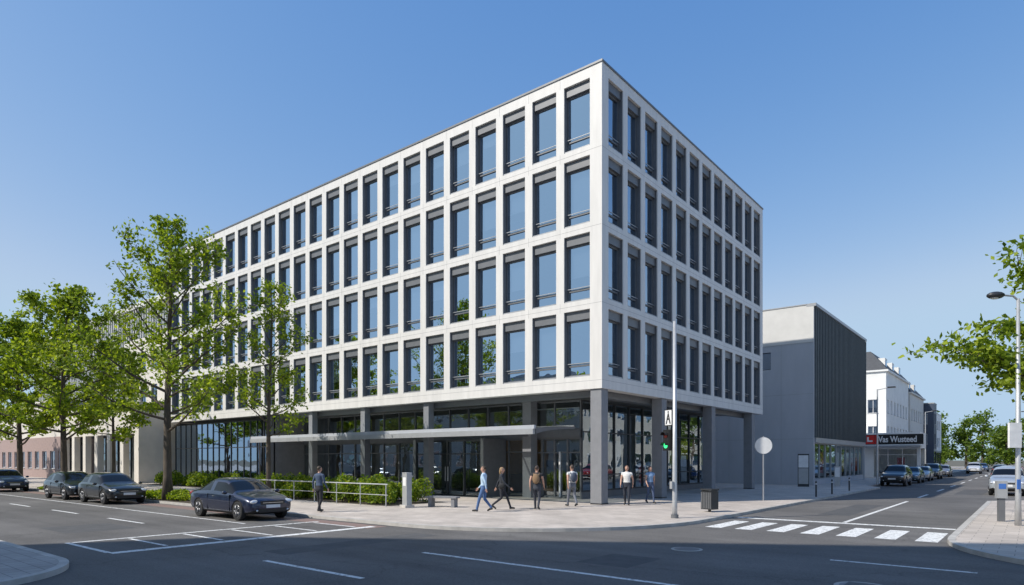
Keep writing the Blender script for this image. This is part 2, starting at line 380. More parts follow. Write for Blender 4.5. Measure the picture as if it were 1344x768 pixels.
g.box('coping',GREYL,-24.5,1.0,28.92,29.45,14.0,14.08)
fbox(g,'fascia',GREYL,'E',o,.4,19.5,3.3,3.7,-.1,.4)
curtain(g,'E',(1.3,29),.6,19.4,.4,3.3,1.9,(),GLASSG,GREYL,mw=.1); g.box('plinth',CONC,1.1,1.4,29.4,48.5,0,.4)
g.box('interior_wall',CEIL,-3,-2.8,29.5,48.4,0,3.5); g.box('wall',CONC,-24.5,1.5,48.5,48.6,0,13.8)
for i in range(10):
    y=29.9+i*1.88; g.box('poster',random.choice([RED,ORG,WPL,YEL,BLU,WPL]),1.24,1.27,y,y+1.2,.9,2.6)
g.end()

# ------------------------------------------------------------ white houses further down
random.seed(8)
def townhouse(name,x0,x1,y0,y1,h,mat,fh=3.1,ws=2.3,ww=1.1,wh=1.6,roof=True,base=3.6,fr=None):
    t=B(name,(x1,y0,0)); n=max(1,int((h-base)/fh)); rows=[(base+.7+i*fh,base+.7+i*fh+wh) for i in range(n) if base+.7+i*fh+wh<h-.3]
    LS=x1-x0; LE=y1-y0
    cS=[(.8+i*ws,.8+i*ws+ww) for i in range(int((LS-1)/ws))]; cE=[(.9+i*ws,.9+i*ws+ww) for i in range(int((LE-1)/ws))]
    oo=(x1,y0)
    wallgrid(t,mat,'S',oo,0,LS,0,h,cS,rows,.3); wallgrid(t,mat,'E',oo,.3,LE,base,h,cE,rows,.3)
    for a,c in rows:
        for p,q in cS: simplewin(t,'S',oo,p,q,a,c,fr=fr)
        for p,q in cE: simplewin(t,'E',oo,p,q,a,c,fr=fr)
    curtain(t,'E',(x1-.15,y0),.3,LE,0.,base-.35,2.4,(),GLASSG,DARK,mw=.2); fbox(t,'fascia',GREYL,'E',oo,.3,LE,base-.35,base,0,.3)
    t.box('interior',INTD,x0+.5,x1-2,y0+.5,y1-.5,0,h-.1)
    if roof:
        t.box('cornice',mat,x0,x1+.25,y0-.2,y1+.2,h,h+.2)
        rh=2.6; v,f,_=t.g('roof',SLATE); n0=len(v); ox,oy,_z=t.o
        for (x,y,z) in [(x0,y0-.1,h+.2),(x1+.15,y0-.1,h+.2),(x1-1.8,y0+1.2,h+rh),(x0+1.8,y0+1.2,h+rh),(x0,y1+.1,h+.2),(x1+.15,y1+.1,h+.2),(x1-1.8,y1-1.2,h+rh),(x0+1.8,y1-1.2,h+rh)]: v.append((x-ox,y-oy,z))
        f+=[tuple(n0+i for i in q) for q in ((0,1,2,3),(1,5,6,2),(5,4,7,6),(4,0,3,7),(3,2,6,7))]
        for i in range(int(LE/5)):
            y=y0+2.5+i*5; t.box('dormer',mat,x1-1.6,x1-.5,y,y+1.4,h+.2,h+1.9); t.box('dormer_window',GLASSE,x1-.52,x1-.47,y+.2,y+1.2,h+.6,h+1.6)
    else: t.box('parapet',GREYL,x0-.05,x1+.05,y0-.05,y1+.05,h,h+.15)
    return t.end()
townhouse('white_townhouse',-14,1.5,60.8,78,12.2,WSTUC)
townhouse('white_townhouse',-14,1.7,78.2,92,11.0,CONCL)
townhouse('white_apartment_building',-14,1.2,96,122,10.2,WSTUC,roof=False,ww=1.6,ws=2.6,fr=DARK)
townhouse('dark_blue_building',-14,3.0,92.3,95.8,10.5,M('dark_blue_panel',(.05,.07,.11),.5),roof=False)
s=B('shop_pavilion',(0,56,0))
s.box('wall',WSTUC,-6,5.4,56.2,60.6,3.2,4.9); s.box('wall',WSTUC,-6,1.0,56.2,60.6,0,3.2); s.box('post',WSTUC,5.1,5.4,56.2,56.5,0,3.2)
curtain(s,'S',(5.1,56.4),0,4.1,0,3.2,1.35,(2.5,),GLASSG,WPL); s.box('interior',CEIL,1.0,5.3,60,60.2,0,3.2)
s.box('canopy',GREYL,-.2,5.5,55.2,56.2,3.3,3.5)
s.box('poster',RED,3.2,3.9,56.7,56.72,.7,2.2); s.end()
sg=B('shop_sign',(3.3,52.5,4.1)); y0=52.4
sg.box('panel',BLACK,.72,6.1,y0,y0+.15,3.55,4.6); sg.box('logo',RED,.84,1.74,y0-.04,y0,3.62,4.53); sg.box('logo_mark',WPL,1.05,1.55,y0-.055,y0-.04,3.85,4.0); sg.box('logo_mark',WPL,1.05,1.2,y0-.055,y0-.04,4.0,4.35)
sg.box('logo',RED,1.8,1.95,y0-.04,y0,3.62,4.53)
for x in (1.2,5.4): sg.box('bracket',DARK,x-.05,x+.05,y0+.15,56.2,4.2,4.3)
e=sg.end()
tx=bpy.data.curves.new('lettering','FONT'); tx.body='Vas Wusteed'; tx.size=.86; tx.extrude=.01; tx.offset=.022
to=bpy.data.objects.new('lettering',tx); COL.objects.link(to); to.parent=e; to.location=(2.1-3.3,y0-.03-52.5,3.80-4.1); to.rotation_euler=(R(90),0,0); to.scale=(.74,1,1); tx.materials.append(WPL)

# ------------------------------------------------------------ left neighbours
random.seed(9)
n=B('cream_portico_building',(-43.5,-2,0)); o=(-43.6,-2)
cols=[(.9+i*3.0,.9+i*3.0+2.3) for i in range(6)]
wallgrid(n,CREAM,'S',o,0,18.6,0,6.6,cols,[(0,4.2)],.5); n.box('cornice',CREAM,-62.4,-43.4,-2.2,-1.5,6.6,6.85)
curtain(n,'S',(-43.8,-.2),0,18.2,0,4.2,1.5,(2.6,),GLASSG,DARK); n.box('floor',CREAM,-62,-43.8,-1.5,-.3,0,.02)
n.box('interior',INTD,-62,-44,3,3.2,0,5); n.box('roof',SOFF,-62.2,-43.6,-1.5,1,6.2,6.4)
n.box('side_wall',CREAM,-43.9,-43.6,-1.5,1,0,6.6)
o=(-43.3,1); cols=[(4+i*2.4,4+i*2.4+1.3) for i in range(3)]
wallgrid(n,CREAM,'S',o,0,11.5,0,13.4,cols,[(7.2,8.9),(10.4,12.1)],.3)
for a,c in ((7.2,8.9),(10.4,12.1)):
    for p,q in cols: simplewin(n,'S',o,p,q,a,c,fr=DARK)
n.box('side_wall',CREAM,-43.6,-43.3,1.3,16,0,13.4); n.box('roof',SOFF,-54.8,-43.6,1.3,16,13,13.2)
n.end()
n=B('ribbed_office_building',(-44,4.5,0)); o=(-44,4.5)
n.box('wall',RIB,-96,-44,4.5,22,0,18.5)
for i in range(85):
    fbox(n,'rib',CONCL,'S',o,.1+i*.61,.1+i*.61+.13,3.8,18.2,-.22,.0)
for k in range(4):
    for i in range(34): fpane(n,'window',GLASS,'S',o,.3+i*1.53,1.3+i*1.53,5+k*3.3,7.2+k*3.3,-.01)
n.box('coping',CONCL,-96.1,-43.9,4.2,22,18.2,18.75); n.end()
n=B('red_brown_building',(-63,-1,0)); o=(-62.8,-1.5); cols=[(1+i*2.6,1+i*2.6+1.5) for i in range(16)]
wallgrid(n,BRICKR,'S',o,0,44,0,4.4,cols,[(1,2.9)],.3)
for p,q in cols: simplewin(n,'S',o,p,q,1,2.9)
n.box('upper_wall',CREAM,-106.6,-62.9,-1.45,-1.2,4.4,8.2)
n.box('coping',CREAM,-107,-62.7,-1.7,-1.1,8.2,8.4); n.box('roof',SOFF,-106,-62.8,-1.2,4,7.7,8); n.end()

# ------------------------------------------------------------ buildings across the streets
def reflblock(name,loc,rz,L,D,H,mat):
    t=B(name,loc,rz,local=True); t.box('wall',mat,0,L,-D,0,0,H)
    for k in range(int(H/3.3)):
        for i in range(int(L/2.6)):
            t.box('window',GLASSE,.8+i*2.6,2.2+i*2.6,-.02,.03,1+k*3.3,2.8+k*3.3); t.box('window_surround',WPL,.72+i*2.6,2.28+i*2.6,-.03,.01,.92+k*3.3,2.88+k*3.3)
    t.box('coping',GREYL,-.1,L+.1,-D,.1,H,H+.2); return t.end()
reflblock('shadow_caster_block',(-19.3,-44.4,0),math.atan2(15.4,24.3),31,20,32,CREAM)  # unseen block, added and angled to cast the foreground shadow edge
reflblock('shadow_caster_block',(-95,-36,0),0,34,14,12,CREAM)
reflblock('shadow_caster_block',(-60,-37,0),0,32,14,12,CONCL)
reflblock('shadow_caster_block',(24,20,0),R(90),70,14,11,CREAM)

# ------------------------------------------------------------ ground
ZR=-.10
mk('ground',[(-1500,-1500,-.14),(1500,-1500,-.14),(1500,1500,-.14),(-1500,1500,-.14)],[(0,1,2,3)],GRND)
mk('road',[(-260,-24,ZR),(120,-24,ZR),(120,200,ZR),(-260,200,ZR),(-260,-80,ZR-.01),(120,-80,ZR-.01),(120,-24,ZR-.01),(-260,-24,ZR-.01)],[(0,1,2,3),(4,5,6,7)],ASPH)
def block(name,pts,mat):
    out=[]; n=len(pts)
    for i,(x,y,r) in enumerate(pts):
        if r<=0: out.append(Vector((x,y))); continue
        a=Vector(pts[i-1][:2]); c=Vector(pts[(i+1)%n][:2]); p=Vector((x,y))
        d1=(a-p).normalized(); d2=(c-p).normalized(); cen=p+(d1+d2)*r
        s=p+d1*r; e=p+d2*r; a0=math.atan2(s.y-cen.y,s.x-cen.x); a1=math.atan2(e.y-cen.y,e.x-cen.x)
        while a1<a0: a1+=2*math.pi
        if a1-a0>math.pi: a1-=2*math.pi
        for k in range(17):
            t=a0+(a1-a0)*k/16; out.append(cen+Vector((math.cos(t),math.sin(t)))*r)
    m=len(out)
    ins=[]
    for i in range(m):
        p=out[i]; d1=(p-out[i-1]); d2=(out[(i+1)%m]-p)
        d1=d1.normalized() if d1.length>1e-6 else d2.normalized(); d2=d2.normalized() if d2.length>1e-6 else d1
        nn=Vector((-d1.y-d2.y,d1.x+d2.x)); nn=nn.normalized(); k=max(.3,nn.dot(Vector((-d1.y,d1.x)))); ins.append(p+nn*(.16/k))
    e=empty(name)
    mk('paving',[(p.x,p.y,0) for p in ins],[tuple(range(m))],mat,e)
    v=[(p.x,p.y,-.13) for p in out]+[(p.x,p.y,.004) for p in out]+[(p.x,p.y,.004) for p in ins]+[(p.x,p.y,-.02) for p in ins]
    f=[]
    for i in range(m):
        j=(i+1)%m; f+=[(i,j,m+j,m+i),(m+i,m+j,2*m+j,2*m+i),(2*m+i,2*m+j,3*m+j,3*m+i)]
    mk('kerb',v,f,KERB,e)
block('pavement',[(-250,-11,0),(6.2,-11,7),(6.2,28,0),(5.0,30,0),(5.0,190,0),(-250,190,0)],PAVE)
block('pavement',[(13,-9.5,5),(110,-9.5,0),(110,190,0),(14.6,190,0),(14.6,16,0),(13,14,0)],PAVE)
block('pavement',[(-250,-79,0),(1.8,-79,0),(1.8,-20,2.5),(-250,-20,0)],PAVE2)
block('pavement',[(12,-79,0),(110,-79,0),(110,-21.5,0),(12,-21.5,4)],PAVE2)
rm=B('road_markings')
def line(x0,x1,y0,y1,mat=PAINT,dz=.004): rm.quad('paint',mat,[(x0,y0,ZR+dz),(x1,y0,ZR+dz),(x1,y1,ZR+dz),(x0,y1,ZR+dz)])
for i in range(7): line(6.75+i*.93,7.25+i*.93,-5.1,-2.5)
line(6.4,12.9,-1.35,-1.0)
line(9.75,9.89,-.9,13)
for i in range(16): line(9.75,9.89,17+i*9,21+i*9)
line(4.0,11.0,-14.5,-14.37); line(2.3,5.5,-17.36,-17.24); line(11.4,13.9,-9.9,-9.78)
for i in range(10): line(-11-i*6,-8-i*6,-15.66,-15.54)
line(-60,-5.3,-13.62,-13.52)
line(-1.5,-1.2,-18.9,-11.5); line(-4.2,-1.5,-18.95,-18.83); line(-4.2,-4.05,-18.8,-11.6)
for i in range(5): line(-3.9+i*.0,-1.7,-17.6+i*1.4,-17.5+i*1.4)
for i in range(9): line(2.3+i*1.0,2.8+i*1.0,-24.4,-21.2)
line(-60,-1,-12.0,-11.25,REDP,.003)
PATCH=M('asphalt_patch',(.085,.085,.086),.9,var=.2,scale=3,bump=.2)
for q in [(-9,-6.6,-18.2,-16.3),(7.4,8.6,-13.4,-11.9),(8.3,9.4,2,9),(11.0,12.4,22,30),(-30,-22,-18.9,-18.1),(1.0,1.9,-16.6,-11.9)]: line(*q,mat=PATCH,dz=.002)
rm.end()
mh=B('manhole_cover',(12.5,-12.6,ZR),local=True)
mh.tube('rim',KERB,[(0,0,0),(0,0,.008)],.42,28); mh.tube('lid',GREY,[(0,0,.004),(0,0,.014)],.34,28)
for i in range(-3,4): mh.box('grip',DARK,-.25,.25,i*.08-.012,i*.08+.012,.0145,.018)
mh.end()
mh=B('manhole_cover',(8.4,-10.2,ZR),local=True); mh.tube('rim',KERB,[(0,0,0),(0,0,.008)],.36,28); mh.tube('lid',GREY,[(0,0,.004),(0,0,.014)],.29,28); mh.end()

# ------------------------------------------------------------ trees
def leafquad(v,f,c,size,rnd):
    n=Vector((rnd.gauss(0,1),rnd.gauss(0,1),rnd.gauss(.5,1))).normalized(); u=n.orthogonal().normalized()
    a=rnd.uniform(0,6.28); u=(Matrix.Rotation(a,3,n)@u); w=n.cross(u); s=size*rnd.uniform(.6,1.25); k=len(v)
    v+= [tuple(c-u*s*.55),tuple(c+w*s*.34+n*s*.08),tuple(c+u*s*.6),tuple(c-w*s*.34+n*s*.08)]; f.append((k,k+1,k+2,k+3))
def tree(name,x,y,H,cb,Rc,seed,nprim=34,leaves=20,lsize=.19,mat=None,trunk=.2,bushy=1.,z=0,up=(12,55)):
    rnd=random.Random(seed); e=empty(name,(x,y,z)); wv,wf=[],[]; lv,lf=[],[]
    tp=[]; tr=[]
    ph=rnd.uniform(0,6)
    for i in range(13):
        t=i/12; tp.append((.18*math.sin(ph+t*5)*t,.18*math.cos(ph*1.3+t*4)*t,H*.985*t)); tr.append(trunk*(1-t)**.85+.012+(.09*trunk/.2 if i==0 else 0))
    tube(wv,wf,tp,tr,10)
    def at(h):
        t=max(0,min(1,h/(H*.985)))*12; i=min(11,int(t)); a=Vector(tp[i]); c=Vector(tp[i+1]); return a+(c-a)*(t-i), trunk*(1-t/12)**.85+.012
    for i in range(nprim):
        rel=((i+.5)/nprim)**.95; h=cb+(H*.96-cb)*rel; az=i*2.39996+rnd.uniform(-.4,.4)
        prof=min(1,.62+rel*1.6)*(1-rel)**.62; L=Rc*prof*rnd.uniform(.6,1.2)+.35
        el=R(up[0]+(up[1]-up[0])*rel+rnd.uniform(-8,10)); p,r0=at(h); r0=min(r0*.55,.075*trunk/.2); 
        pts=[p]; d=Vector((math.cos(az)*math.cos(el),math.sin(az)*math.cos(el),math.sin(el)))
        nseg=6
        for k in range(nseg):
            d=(d+Vector((rnd.gauss(0,.12),rnd.gauss(0,.12),.07+rnd.gauss(0,.08)))).normalized(); pts.append(pts[-1]+d*L/nseg)
        tube(wv,wf,pts,[max(.008,r0*(1-k/nseg*.85)) for k in range(nseg+1)],5,False)
        nt=int(3+L*2.1*bushy)
        for k in range(nt):
            s=rnd.uniform(.28,1.0); q=s*nseg; a=min(nseg-1,int(q)); st=pts[a]+(pts[a+1]-pts[a])*(q-a)
            td=(pts[a+1]-pts[a]).normalized(); sd=(td+Vector((rnd.gauss(0,.8),rnd.gauss(0,.8),rnd.gauss(.25,.45)))).normalized(); tl=rnd.uniform(.35,1.0)*(.3+.22*L)
            tw=[st]
            for m_ in range(3):
                sd=(sd+Vector((rnd.gauss(0,.2),rnd.gauss(0,.2),rnd.gauss(.05,.15)))).normalized(); tw.append(tw[-1]+sd*tl/3)
            tube(wv,wf,tw,[.014,.011,.008,.005],4,False)
            for m_ in range(1,4):
                if rnd.random()<.12: continue
                c=tw[m_]; rr=rnd.uniform(.14,.32)
                for q_ in range(int(leaves*rnd.uniform(.3,1.3))):
                    leafquad(lv,lf,c+Vector((rnd.gauss(0,rr),rnd.gauss(0,rr),rnd.gauss(0,rr*.5))),lsize,rnd)
    mk('trunk_and_branches',wv,wf,BARK,e,smooth=True); mk('leaves',lv,lf,mat or LEAF,e); return e
tree('street_tree',-18.4,-10.4,13.5,3.2,6.0,11,nprim=38,leaves=14,lsize=.19,up=(8,50))
tree('street_tree',-15.7,-6.6,10.9,3.0,3.0,12,nprim=24,leaves=12,lsize=.16,trunk=.12)
tree('street_tree',-32.5,-10.6,12.2,3.0,6.2,13,nprim=36,leaves=17,lsize=.24,up=(8,50))
tree('street_tree',-41.8,-10.6,11.6,2.8,6.0,14,nprim=32,leaves=16,lsize=.27,up=(8,50))
tree('street_tree',-39,-5.5,10.5,3.0,4,15,nprim=24,leaves=12,lsize=.26,trunk=.13)
tree('street_tree',-55,-10.6,12.0,3.0,5.6,16,nprim=30,leaves=13,lsize=.3)
tree('street_tree',-70,-10.6,12.0,3.0,5.6,17,nprim=30,leaves=12,lsize=.34)
tree('street_tree',16.3,2.6,8.2,2.6,4.9,18,nprim=40,leaves=26,lsize=.19,trunk=.15)
for i,(x,y) in enumerate([(16.5,62),(17,80),(16.5,98)]): tree('street_tree',x,y,9.5,2.6,4.4,30+i,nprim=22,leaves=9,lsize=.4,mat=LEAFD,bushy=.8)
for i,(x,y) in enumerate([(-34,-27),(-50,-27),(-68,-27),(-20,-29)]): tree('street_tree',x,y,10,3,4,40+i,nprim=18,leaves=9,lsize=.42,bushy=.8)
rnd=random.Random(77); lv,lf=[],[]; wv,wf=[],[]
for i in range(16):
    cx,cy=-14+i*3.2+rnd.uniform(-2,2),150+rnd.uniform(-12,14); h=rnd.uniform(10,14.5)
    tube(wv,wf,[(cx,cy,-.1),(cx,cy,h*.6)],[.3,.12],6)
    for c in range(32):
        a=rnd.uniform(0,6.28); rr=rnd.uniform(0,3.6); zc=rnd.uniform(1.6,h-1.5); cc=Vector((cx+rr*math.cos(a)*(1-.5*zc/h),cy+rr*math.sin(a)*(1-.5*zc/h),zc)); s=rnd.uniform(.7,1.4)
        for q in range(55): leafquad(lv,lf,cc+Vector((rnd.gauss(0,s*.6),rnd.gauss(0,s*.6),rnd.gauss(0,s*.45))),.6,rnd)
e=empty('distant_trees'); mk('leaves',lv,lf,LEAFD,e); mk('trunks',wv,wf,BARK,e)
def hedge(name,x0,x1,y0,y1,h,n,seed,mat=LEAFY,ls=.13,dens=1.3):
    rnd=random.Random(seed); e=empty(name,((x0+x1)/2,(y0+y1)/2,0)); ox,oy=(x0+x1)/2,(y0+y1)/2; lv,lf=[],[]
    blobs=[(rnd.uniform(x0,x1),rnd.uniform(y0,y1),rnd.uniform(.35,.7)) for _ in range(int((x1-x0)*(y1-y0)*dens)+4)]
    for i in range(n):
        bx,by,br=rnd.choice(blobs); a=rnd.uniform(0,6.28); rr=br*rnd.random()**.5; hh=h*(.6+.5*((bx*7.3+by*3.1)%1))*(1-.5*(rr/br)**2)
        leafquad(lv,lf,Vector((bx+rr*math.cos(a)-ox,by+rr*math.sin(a)-oy,hh*rnd.random()**.6+.04)),ls,rnd)
    wv,wf=[],[]
    for bx,by,br in blobs:
        for k in range(5):
            a=rnd.uniform(0,6.28); tube(wv,wf,[(bx-ox,by-oy,0),(bx-ox+br*.5*math.cos(a),by-oy+br*.5*math.sin(a),h*.7)],[.012,.006],4,False)
    mk('leaves',lv,lf,mat,e); mk('stems',wv,wf,BARK,e); mk('soil_bed',[(x0-.3-ox,y0-.3-oy,.006),(x1+.3-ox,y0-.3-oy,.006),(x1+.3-ox,y1+.3-oy,.006),(x0-.3-ox,y1+.3-oy,.006)],[(0,1,2,3)],SOIL,e)
hedge('hedge',-20.5,-7.0,-6.0,-3.2,1.2,30000,1,dens=1.9)
hedge('shrub_bed',-21.5,-15,-10.6,-9.4,.5,7000,2,LEAF,dens=2)
hedge('hedge',-41,-29,-2.4,-1.2,1.1,7000,3,LEAFY,.17)
hedge('shrub_bed',-37,-29,-10.7,-9.6,.35,2500,4,LEAF)
# ------------------------------------------------------------ street furniture
r=B('handrail',(-6,-6.6,0))
for i in range(8):
    x=-6.4-i*1.7; r.tube('post',STEEL,[(x,-6.75,0),(x,-6.75,.95)],.022,8)
r.tube('rail',STEEL,[(-6.3,-6.75,.95),(-18.5,-6.75,.95)],.025,8); r.tube('rail',STEEL,[(-6.3,-6.75,.5),(-18.5,-6.75,.5)],.015,8); r.end()
r=B('information_stele',(-5.6,-6.3,0),R(-20),local=True); r.box('base',KERB,-.32,.32,-.2,.2,0,.1); r.box('body',GREYL,-.25,.25,-.11,.11,.1,1.42); r.box('label',WPL,-.16,.16,-.118,-.11,.9,1.25); r.box('cap',STEEL,-.26,.26,-.12,.12,1.42,1.45); r.end()
r=B('concrete_bench',(-4.6,-5.2,0),R(20),local=True); r.box('seat',COLM,-.7,.7,-.22,.22,.38,.45); r.box('leg',COLM,-.6,-.45,-.18,.18,0,.38); r.box('leg',COLM,.45,.6,-.18,.18,0,.38); r.end()
t=B('traffic_light',(5.2,-3.9,0),R(-25),local=True)
t.tube('pole',STEEL,[(0,0,0),(0,0,.5),(0,0,6.7)],[.095,.085,.055],14); t.tube('collar',GREY,[(0,0,0),(0,0,.12)],.13,14)
t.box('signal_housing',BLACK,-.42,-.12,-.16,.12,2.3,3.02); t.box('bracket',DARK,-.12,.0,-.03,.03,2.4,2.46); t.box('bracket',DARK,-.12,0,-.03,.03,2.88,2.94)
GLOW=M('green_lamp',(.03,.5,.15),.4,emit=(.05,1,.3),estr=1.2); RD=M('red_lamp_off',(.08,.008,.006),.3)
t.tube('lamp_green',GLOW,[(-.27,-.165,2.48),(-.27,-.175,2.48)],.1,18); t.tube('lamp_red',RD,[(-.27,-.165,2.83),(-.27,-.175,2.83)],.1,18)
for z in (2.48,2.83):
    v,f,_=t.g('visor',BLACK); n0=len(v)
    for k in range(11):
        a=math.pi*k/10; v+=[(-.27+.12*math.cos(a),-.16,z+.12*math.sin(a)),(-.27+.12*math.cos(a),-.30,z+.11*math.sin(a))]
    for k in range(10): f.append((n0+2*k,n0+2*k+1,n0+2*k+3,n0+2*k+2))
t.box('sign_plate',BLACK,-.46,-.08,-.05,-.03,3.15,3.72); t.box('sign_border',WPL,-.44,-.10,-.055,-.05,3.18,3.69)
v,f,_=t.g('pictogram',BLACK)
for q in ([(-.40,3.22),(-.34,3.22),(-.25,3.55),(-.29,3.6)],[(-.14,3.22),(-.20,3.22),(-.29,3.55),(-.25,3.6)],[(-.35,3.36),(-.19,3.36),(-.20,3.41),(-.34,3.41)]):
    n0=len(v); v+=[(a,-.058,c) for a,c in q]; f.append((n0,n0+1,n0+2,n0+3))
t.tube('pictogram',BLACK,[(-.27,-.055,3.63),(-.27,-.059,3.63)],.035,12)
t.box('push_button_box',GREYL,-.06,.06,-.17,-.09,1.0,1.25); t.end(smooth=('pole',))
r=B('litter_bin',(5.1,-.6,0),R(-20),local=True); r.box('post',DARK,-.04,.04,-.04,.04,0,.15); r.box('body',DARK,-.26,.26,-.19,.19,.1,.78); r.box('lid',DARK,-.28,.28,-.21,.21,.82,.88)
for sx in (-.24,.2): r.box('lid_support',DARK,sx,sx+.04,-.17,.17,.78,.82)
for i in range(6): r.box('slat',GREY,-.24+i*.085,-.2+i*.085,-.2,-.19,.14,.74)
r.end()
def roundsign(name,loc,rz,zc,rad,mat):
    r=B(name,loc,rz,local=True); r.tube('post',STEEL,[(0,0,0),(0,0,zc+rad+.05)],.035,10); r.tube('disc',mat,[(0,-.04,zc),(0,-.055,zc)],rad,30); r.tube('rim',GREYL,[(0,-.036,zc),(0,-.04,zc)],rad+.012,30); r.box('clamp',STEEL,-.05,.05,-.045,.04,zc-.05,zc+.05); r.end()
roundsign('traffic_sign',(4.5,7.6,0),R(30),2.67,.4,WPL)
r=B('street_lamp',(14.35,.26,0),R(38.9),local=True)
r.tube('pole',STEEL,[(0,0,0),(0,0,1),(0,0,6.85)],[.09,.075,.045],12); r.tube('arm',STEEL,[(0,0,6.8),(-.15,0,6.93),(-.5,0,6.96)],.03,8)
v,f,_=r.g('lamp_head',DARK); ellipsoid(v,f,(-.68,0,6.95),(.26,.17,.11),14,8); v,f,_=r.g('lens',WPL); ellipsoid(v,f,(-.70,0,6.90),(.17,.12,.07),12,6)
r.box('sign_box',WPL,-.36,.0,-.14,-.06,2.35,3.1); r.box('clamp',STEEL,-.08,.08,-.08,.06,2.7,2.76); r.box('sticker',BLU,-.12,-.02,-.13,-.1,1.1,1.4); r.end(smooth=('pole','lamp_head','lens'))
r=B('parking_ticket_machine',(13.9,1.6,0),R(20),local=True); r.box('pedestal',GREY,-.09,.09,-.07,.07,0,.75); r.box('cabinet',GREYL,-.14,.14,-.11,.11,.75,1.3); r.box('display',BLU,-.1,.1,-.115,-.11,1.05,1.22); r.end()
r=B('advertising_stele',(1.6,25.8,0),R(15),local=True); r.box('body',DARK,-.38,.38,-.1,.1,0,2.4); r.box('panel',WPL,-.33,.33,-.105,-.1,1.4,2.3); r.box('panel',GREYL,-.33,.33,-.105,-.1,.2,1.35); r.end()
r=B('advertising_stele',(3.4,28.0,0),R(15),local=True); r.box('body',GREYL,-.2,.2,-.08,.08,0,1.5); r.box('panel',WPL,-.16,.16,-.085,-.08,.7,1.4); r.end()
for i,(x,y) in enumerate([(5.7,12.5),(5.7,16),(5.6,21)]):
    r=B('bollard',(x,y,0),local=True); r.tube('post',DARK,[(0,0,0),(0,0,.8),(0,0,.86)],[.045,.045,.02],12); r.tube('band',WPL,[(0,0,.66),(0,0,.72)],.047,12); r.end()
for (x,y) in [(5.2,33),(5.0,64),(14.9,34),(14.9,72)]:
    r=B('street_lamp',(x,y,0),R(180 if x>10 else 0),local=True); r.tube('pole',STEEL,[(0,0,0),(0,0,7.5)],[.08,.045],8); r.tube('arm',STEEL,[(0,0,7.45),(.9,0,7.6)],.03,6); r.box('lamp_head',DARK,.7,1.25,-.11,.11,7.55,7.65); r.end()

